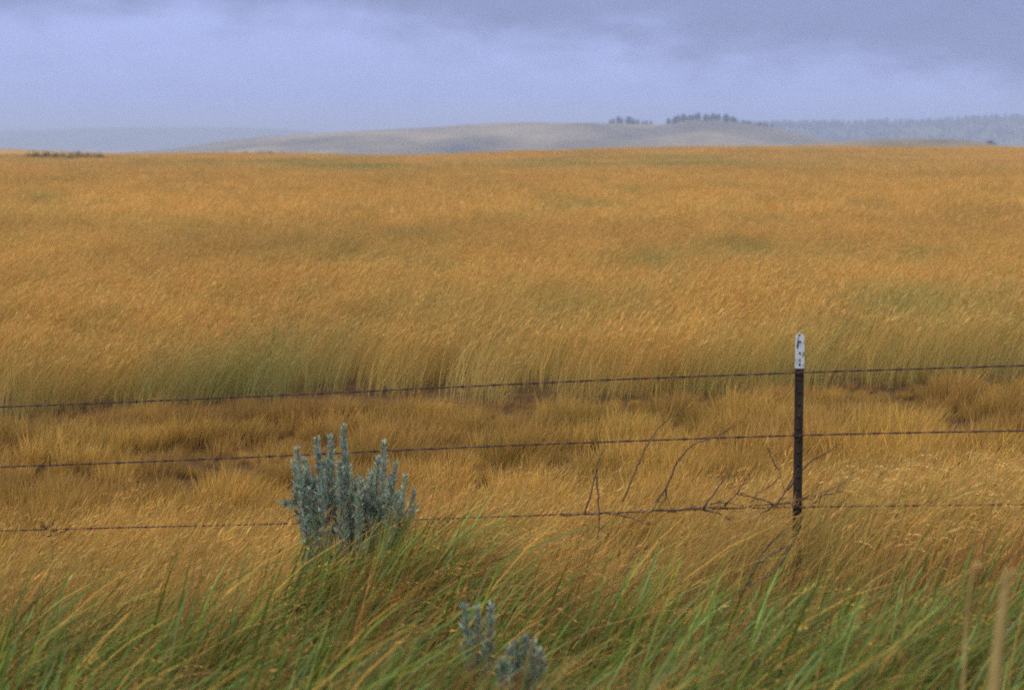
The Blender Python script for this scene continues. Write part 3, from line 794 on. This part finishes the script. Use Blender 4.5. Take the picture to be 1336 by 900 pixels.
# far wood on the ridge: one mass
parts = []
rs = np.random.default_rng(5); n = 2600
pxs = rs.uniform(960, 1900, n); yys = 4300 + rs.uniform(-620, 40, n)
V0 = []; F0 = []; b = 0
for q in range(n):
    zz = z_wood(pxs[q], yys[q]); xx = x_wood(pxs[q], yys[q]); h = rs.uniform(6, 11); r_ = h * .26
    if vnoise(pxs[q] / 23., yys[q] / 150.) < .28: continue
    m_ = 7; a = np.arange(m_) / m_ * 6.283 + rs.uniform(0, 1)
    for t_, rr in ((.0, .5), (.25, 1.), (.6, .7), (1., .08)):
        jr = rs.uniform(.7, 1.25, m_)
        V0.append(np.stack([xx + np.cos(a) * r_ * rr * jr, yys[q] + np.sin(a) * r_ * rr * jr, np.full(m_, zz - .5 + h * t_) + rs.normal(0, .25, m_)], 1))
    for i in range(3):
        for k in range(m_): F0.append((b + i * m_ + k, b + i * m_ + (k + 1) % m_, b + (i + 1) * m_ + (k + 1) % m_, b + (i + 1) * m_ + k))
    b += 4 * m_
o = mobj('forest', make_mesh('forest', np.concatenate(V0), np.array(F0), mat=conm))
tag(o, 'far dark wood covering the hazy ridge at right', 'forest', kind='stuff')

# low shrubs on the near crest
shm = leaf_mat('shrub_leaf', inst=False, trans=.25)
def shrub_mesh(seed):
    rs = np.random.default_rng(seed); n = 700
    a = rs.uniform(0, 6.283, n); u = rs.uniform(0, 1, n) ** .5; e = rs.uniform(0, 1, n)
    lob = 1 + .35 * np.sin(a * 2 + seed) + .2 * np.sin(a * 5)
    c = np.stack([u * np.cos(a) * lob, u * np.sin(a) * lob * .8, .1 + .75 * e * np.sqrt(1 - u * u * .8) * (1 + .3 * np.sin(a * 3 + seed * 2))], 1)
    s = .06 * rs.uniform(.6, 1.5, n)[:, None]
    d1 = rs.normal(0, 1, (n, 3)); d1 /= np.linalg.norm(d1, axis=1)[:, None]; d2 = np.cross(d1, rs.normal(0, 1, (n, 3))); d2 /= np.linalg.norm(d2, axis=1)[:, None]
    V = np.stack([c - d1 * s, c + d2 * s * .7, c + d1 * s, c - d2 * s * .7], 1).reshape(-1, 3)
    return make_mesh('foliage', V, np.arange(4 * n).reshape(n, 4), np.repeat(vary((.07, .10, .035), n, .2), 4, 0), mat=shm)
def shrub_stem():
    mb = MB()
    for k in range(5):
        a = k * 1.26; mb.tube([(0, 0, -.05), (.2 * math.cos(a), .2 * math.sin(a), .3), (.45 * math.cos(a), .4 * math.sin(a), .6)], [.03, .02, .008], 5)
    return make_mesh('stem', mb.V, mb.F, smooth=True, mat=bark)
shm_ = [shrub_mesh(k) for k in range(4)]; sst = shrub_stem()
def shrub(px_, d, sx_, sz_, label, group):
    x_ = (px_ - 668) / F * d; z_ = gz(np.array(x_), np.array(d)).item()
    o = empty('shrub', (x_, d, z_ + .15)); o.scale = (sx_, sx_ * .8, sz_); o.rotation_euler = (0, 0, random.uniform(-.4, .4)); tag(o, label, 'shrub', group)
    mobj('foliage', shm_[random.randrange(4)], o); mobj('stem', sst, o)
for px_ in (44, 51, 59, 66, 74, 83, 95, 104, 118, 131):
    shrub(px_ + random.uniform(-2, 2), random.uniform(232, 246), random.uniform(.6, 1.0), random.uniform(1.0, 1.35), 'low dark green shrub in the row on the far left field crest', 'shrubs on the left crest')
for px_ in (268, 281, 297, 322, 341, 352, 356, 370, 393):
    shrub(px_, random.uniform(284, 298), random.uniform(.35, .7), random.uniform(.8, 1.05), 'small dark shrub on the low swell of the field crest', 'shrubs on the low swell')

# =================================================================== HAZE
hm, nt = newmat('haze_air')
out = N(nt, 'ShaderNodeOutputMaterial'); pv = N(nt, 'ShaderNodeVolumePrincipled')
pv.inputs['Color'].default_value = (.53, .65, 1.0, 1); pv.inputs['Density'].default_value = 3.1e-4; pv.inputs['Anisotropy'].default_value = 0
nt.links.new(pv.outputs[0], out.inputs['Volume'])
hb = MB(); X, Y0, Y1, Z0, Z1 = 17000, -17000, 17000, -40, 74
hb.add([(-X, Y0, Z0), (X, Y0, Z0), (X, Y1, Z0), (-X, Y1, Z0), (-X, Y0, Z1), (X, Y0, Z1), (X, Y1, Z1), (-X, Y1, Z1)],
       [(0, 3, 2, 1), (4, 5, 6, 7), (0, 1, 5, 4), (1, 2, 6, 5), (2, 3, 7, 6), (3, 0, 4, 7)])
tag(hb.build('haze', hm, smooth=False), 'pale blue rain haze over the far hills', 'haze', kind='stuff')

# =================================================================== SKY AND LIGHT
SUN_EL, SUN_AZ = R(48), R(215)      # from behind the camera, a little left
w = bpy.data.worlds.new('World'); sc.world = w; w.use_nodes = True
nt = w.node_tree; nt.nodes.clear(); L = nt.links.new
out = N(nt, 'ShaderNodeOutputWorld'); bg = N(nt, 'ShaderNodeBackground'); bg.inputs['Strength'].default_value = .1
sky = N(nt, 'ShaderNodeTexSky', sky_type='NISHITA'); sky.sun_disc = False; sky.sun_elevation = SUN_EL; sky.sun_rotation = SUN_AZ
sky.air_density = 1.5; sky.dust_density = 3; sky.ozone_density = 2
tc = N(nt, 'ShaderNodeTexCoord'); sp = N(nt, 'ShaderNodeSeparateXYZ'); L(tc.outputs['Generated'], sp.inputs[0])
def M(op, a, b=None, c=None, clamp=False):
    m_ = N(nt, 'ShaderNodeMath', operation=op); m_.use_clamp = clamp
    for i, v in enumerate((a, b, c)):
        if v is None: continue
        if isinstance(v, (int, float)): m_.inputs[i].default_value = v
        else: L(v, m_.inputs[i])
    return m_.outputs[0]
def noise(vec, scale, detail=5, rough=.55):
    n_ = N(nt, 'ShaderNodeTexNoise'); n_.inputs['Scale'].default_value = scale; n_.inputs['Detail'].default_value = detail; n_.inputs['Roughness'].default_value = rough
    L(vec, n_.inputs['Vector']); return n_.outputs['Fac']
mp = N(nt, 'ShaderNodeMapping'); mp.inputs['Scale'].default_value = (1, 1, 2.6); L(tc.outputs['Generated'], mp.inputs[0])
n1 = noise(mp.outputs[0], 9, 5); n2 = noise(mp.outputs[0], 34, 5)
# lower edge of the dark cloud: falls to the right
edge = M('ADD', M('MULTIPLY_ADD', sp.outputs['X'], -.085, .048), M('MULTIPLY', M('SUBTRACT', n1, .5), .056))
edge = M('ADD', edge, M('MULTIPLY', M('SUBTRACT', n2, .5), .022))
dk = N(nt, 'ShaderNodeMapRange', interpolation_type='SMOOTHSTEP'); L(M('SUBTRACT', sp.outputs['Z'], edge), dk.inputs[0]); dk.inputs[1].default_value = -.013; dk.inputs[2].default_value = .016
up = N(nt, 'ShaderNodeMapRange', interpolation_type='SMOOTHSTEP'); L(sp.outputs['Z'], up.inputs[0]); up.inputs[1].default_value = .10; up.inputs[2].default_value = .8
cm = N(nt, 'ShaderNodeMix', data_type='RGBA'); L(dk.outputs[0], cm.inputs['Factor'])
cm.inputs['A'].default_value = (4.4, 5.3, 9.8, 1); cm.inputs['B'].default_value = (2.6, 3.15, 5.95, 1)
# soft mottling of the cloud
mot = N(nt, 'ShaderNodeMapRange'); L(M('MULTIPLY_ADD', n1, .5, M('MULTIPLY', n2, .5)), mot.inputs[0]); mot.inputs[1].default_value = .3; mot.inputs[2].default_value = .7; mot.inputs[3].default_value = .93; mot.inputs[4].default_value = 1.06
v1 = N(nt, 'ShaderNodeVectorMath', operation='SCALE'); L(cm.outputs['Result'], v1.inputs[0]); L(mot.outputs[0], v1.inputs['Scale'])
zen = N(nt, 'ShaderNodeMix', data_type='RGBA'); L(up.outputs[0], zen.inputs['Factor']); L(v1.outputs[0], zen.inputs['A']); zen.inputs['B'].default_value = (14.6, 14.6, 13.6, 1)
mx = N(nt, 'ShaderNodeMix', data_type='RGBA'); mx.inputs['Factor'].default_value = .93; L(sky.outputs[0], mx.inputs['A']); L(zen.outputs['Result'], mx.inputs['B'])
L(mx.outputs['Result'], bg.inputs[0]); L(bg.outputs[0], out.inputs[0])

sun = bpy.data.lights.new('sun', 'SUN'); sun.energy = 1.4; sun.angle = R(14); sun.color = (1, .94, .80)
so = bpy.data.objects.new('sun', sun); COL.objects.link(so)
dirv = Vector((math.sin(SUN_AZ) * math.cos(SUN_EL), math.cos(SUN_AZ) * math.cos(SUN_EL), math.sin(SUN_EL)))
so.rotation_euler = dirv.to_track_quat('Z', 'Y').to_euler()

# =================================================================== CAMERA
cam = bpy.data.cameras.new('camera'); co = bpy.data.objects.new('camera', cam); COL.objects.link(co)
co.location = (0, 0, CAMZ); co.rotation_euler = (math.pi / 2 - PITCH, 0, 0)
cam.sensor_width = 36; cam.lens = F / 1336 * 36; cam.clip_start = .05; cam.clip_end = 60000
cam.dof.use_dof = True; cam.dof.focus_distance = 11.5; cam.dof.aperture_fstop = 3.6
sc.camera = co
sc.view_settings.view_transform = 'Standard'; sc.view_settings.look = 'None'; sc.view_settings.gamma = 1; sc.view_settings.exposure = 0
cy = sc.cycles
cy.max_bounces = 4; cy.diffuse_bounces = 3; cy.glossy_bounces = 2; cy.transmission_bounces = 3; cy.volume_bounces = 1; cy.transparent_max_bounces = 4
cy.use_denoising = False; cy.filter_width = 1.7
cy.sample_clamp_indirect = 4
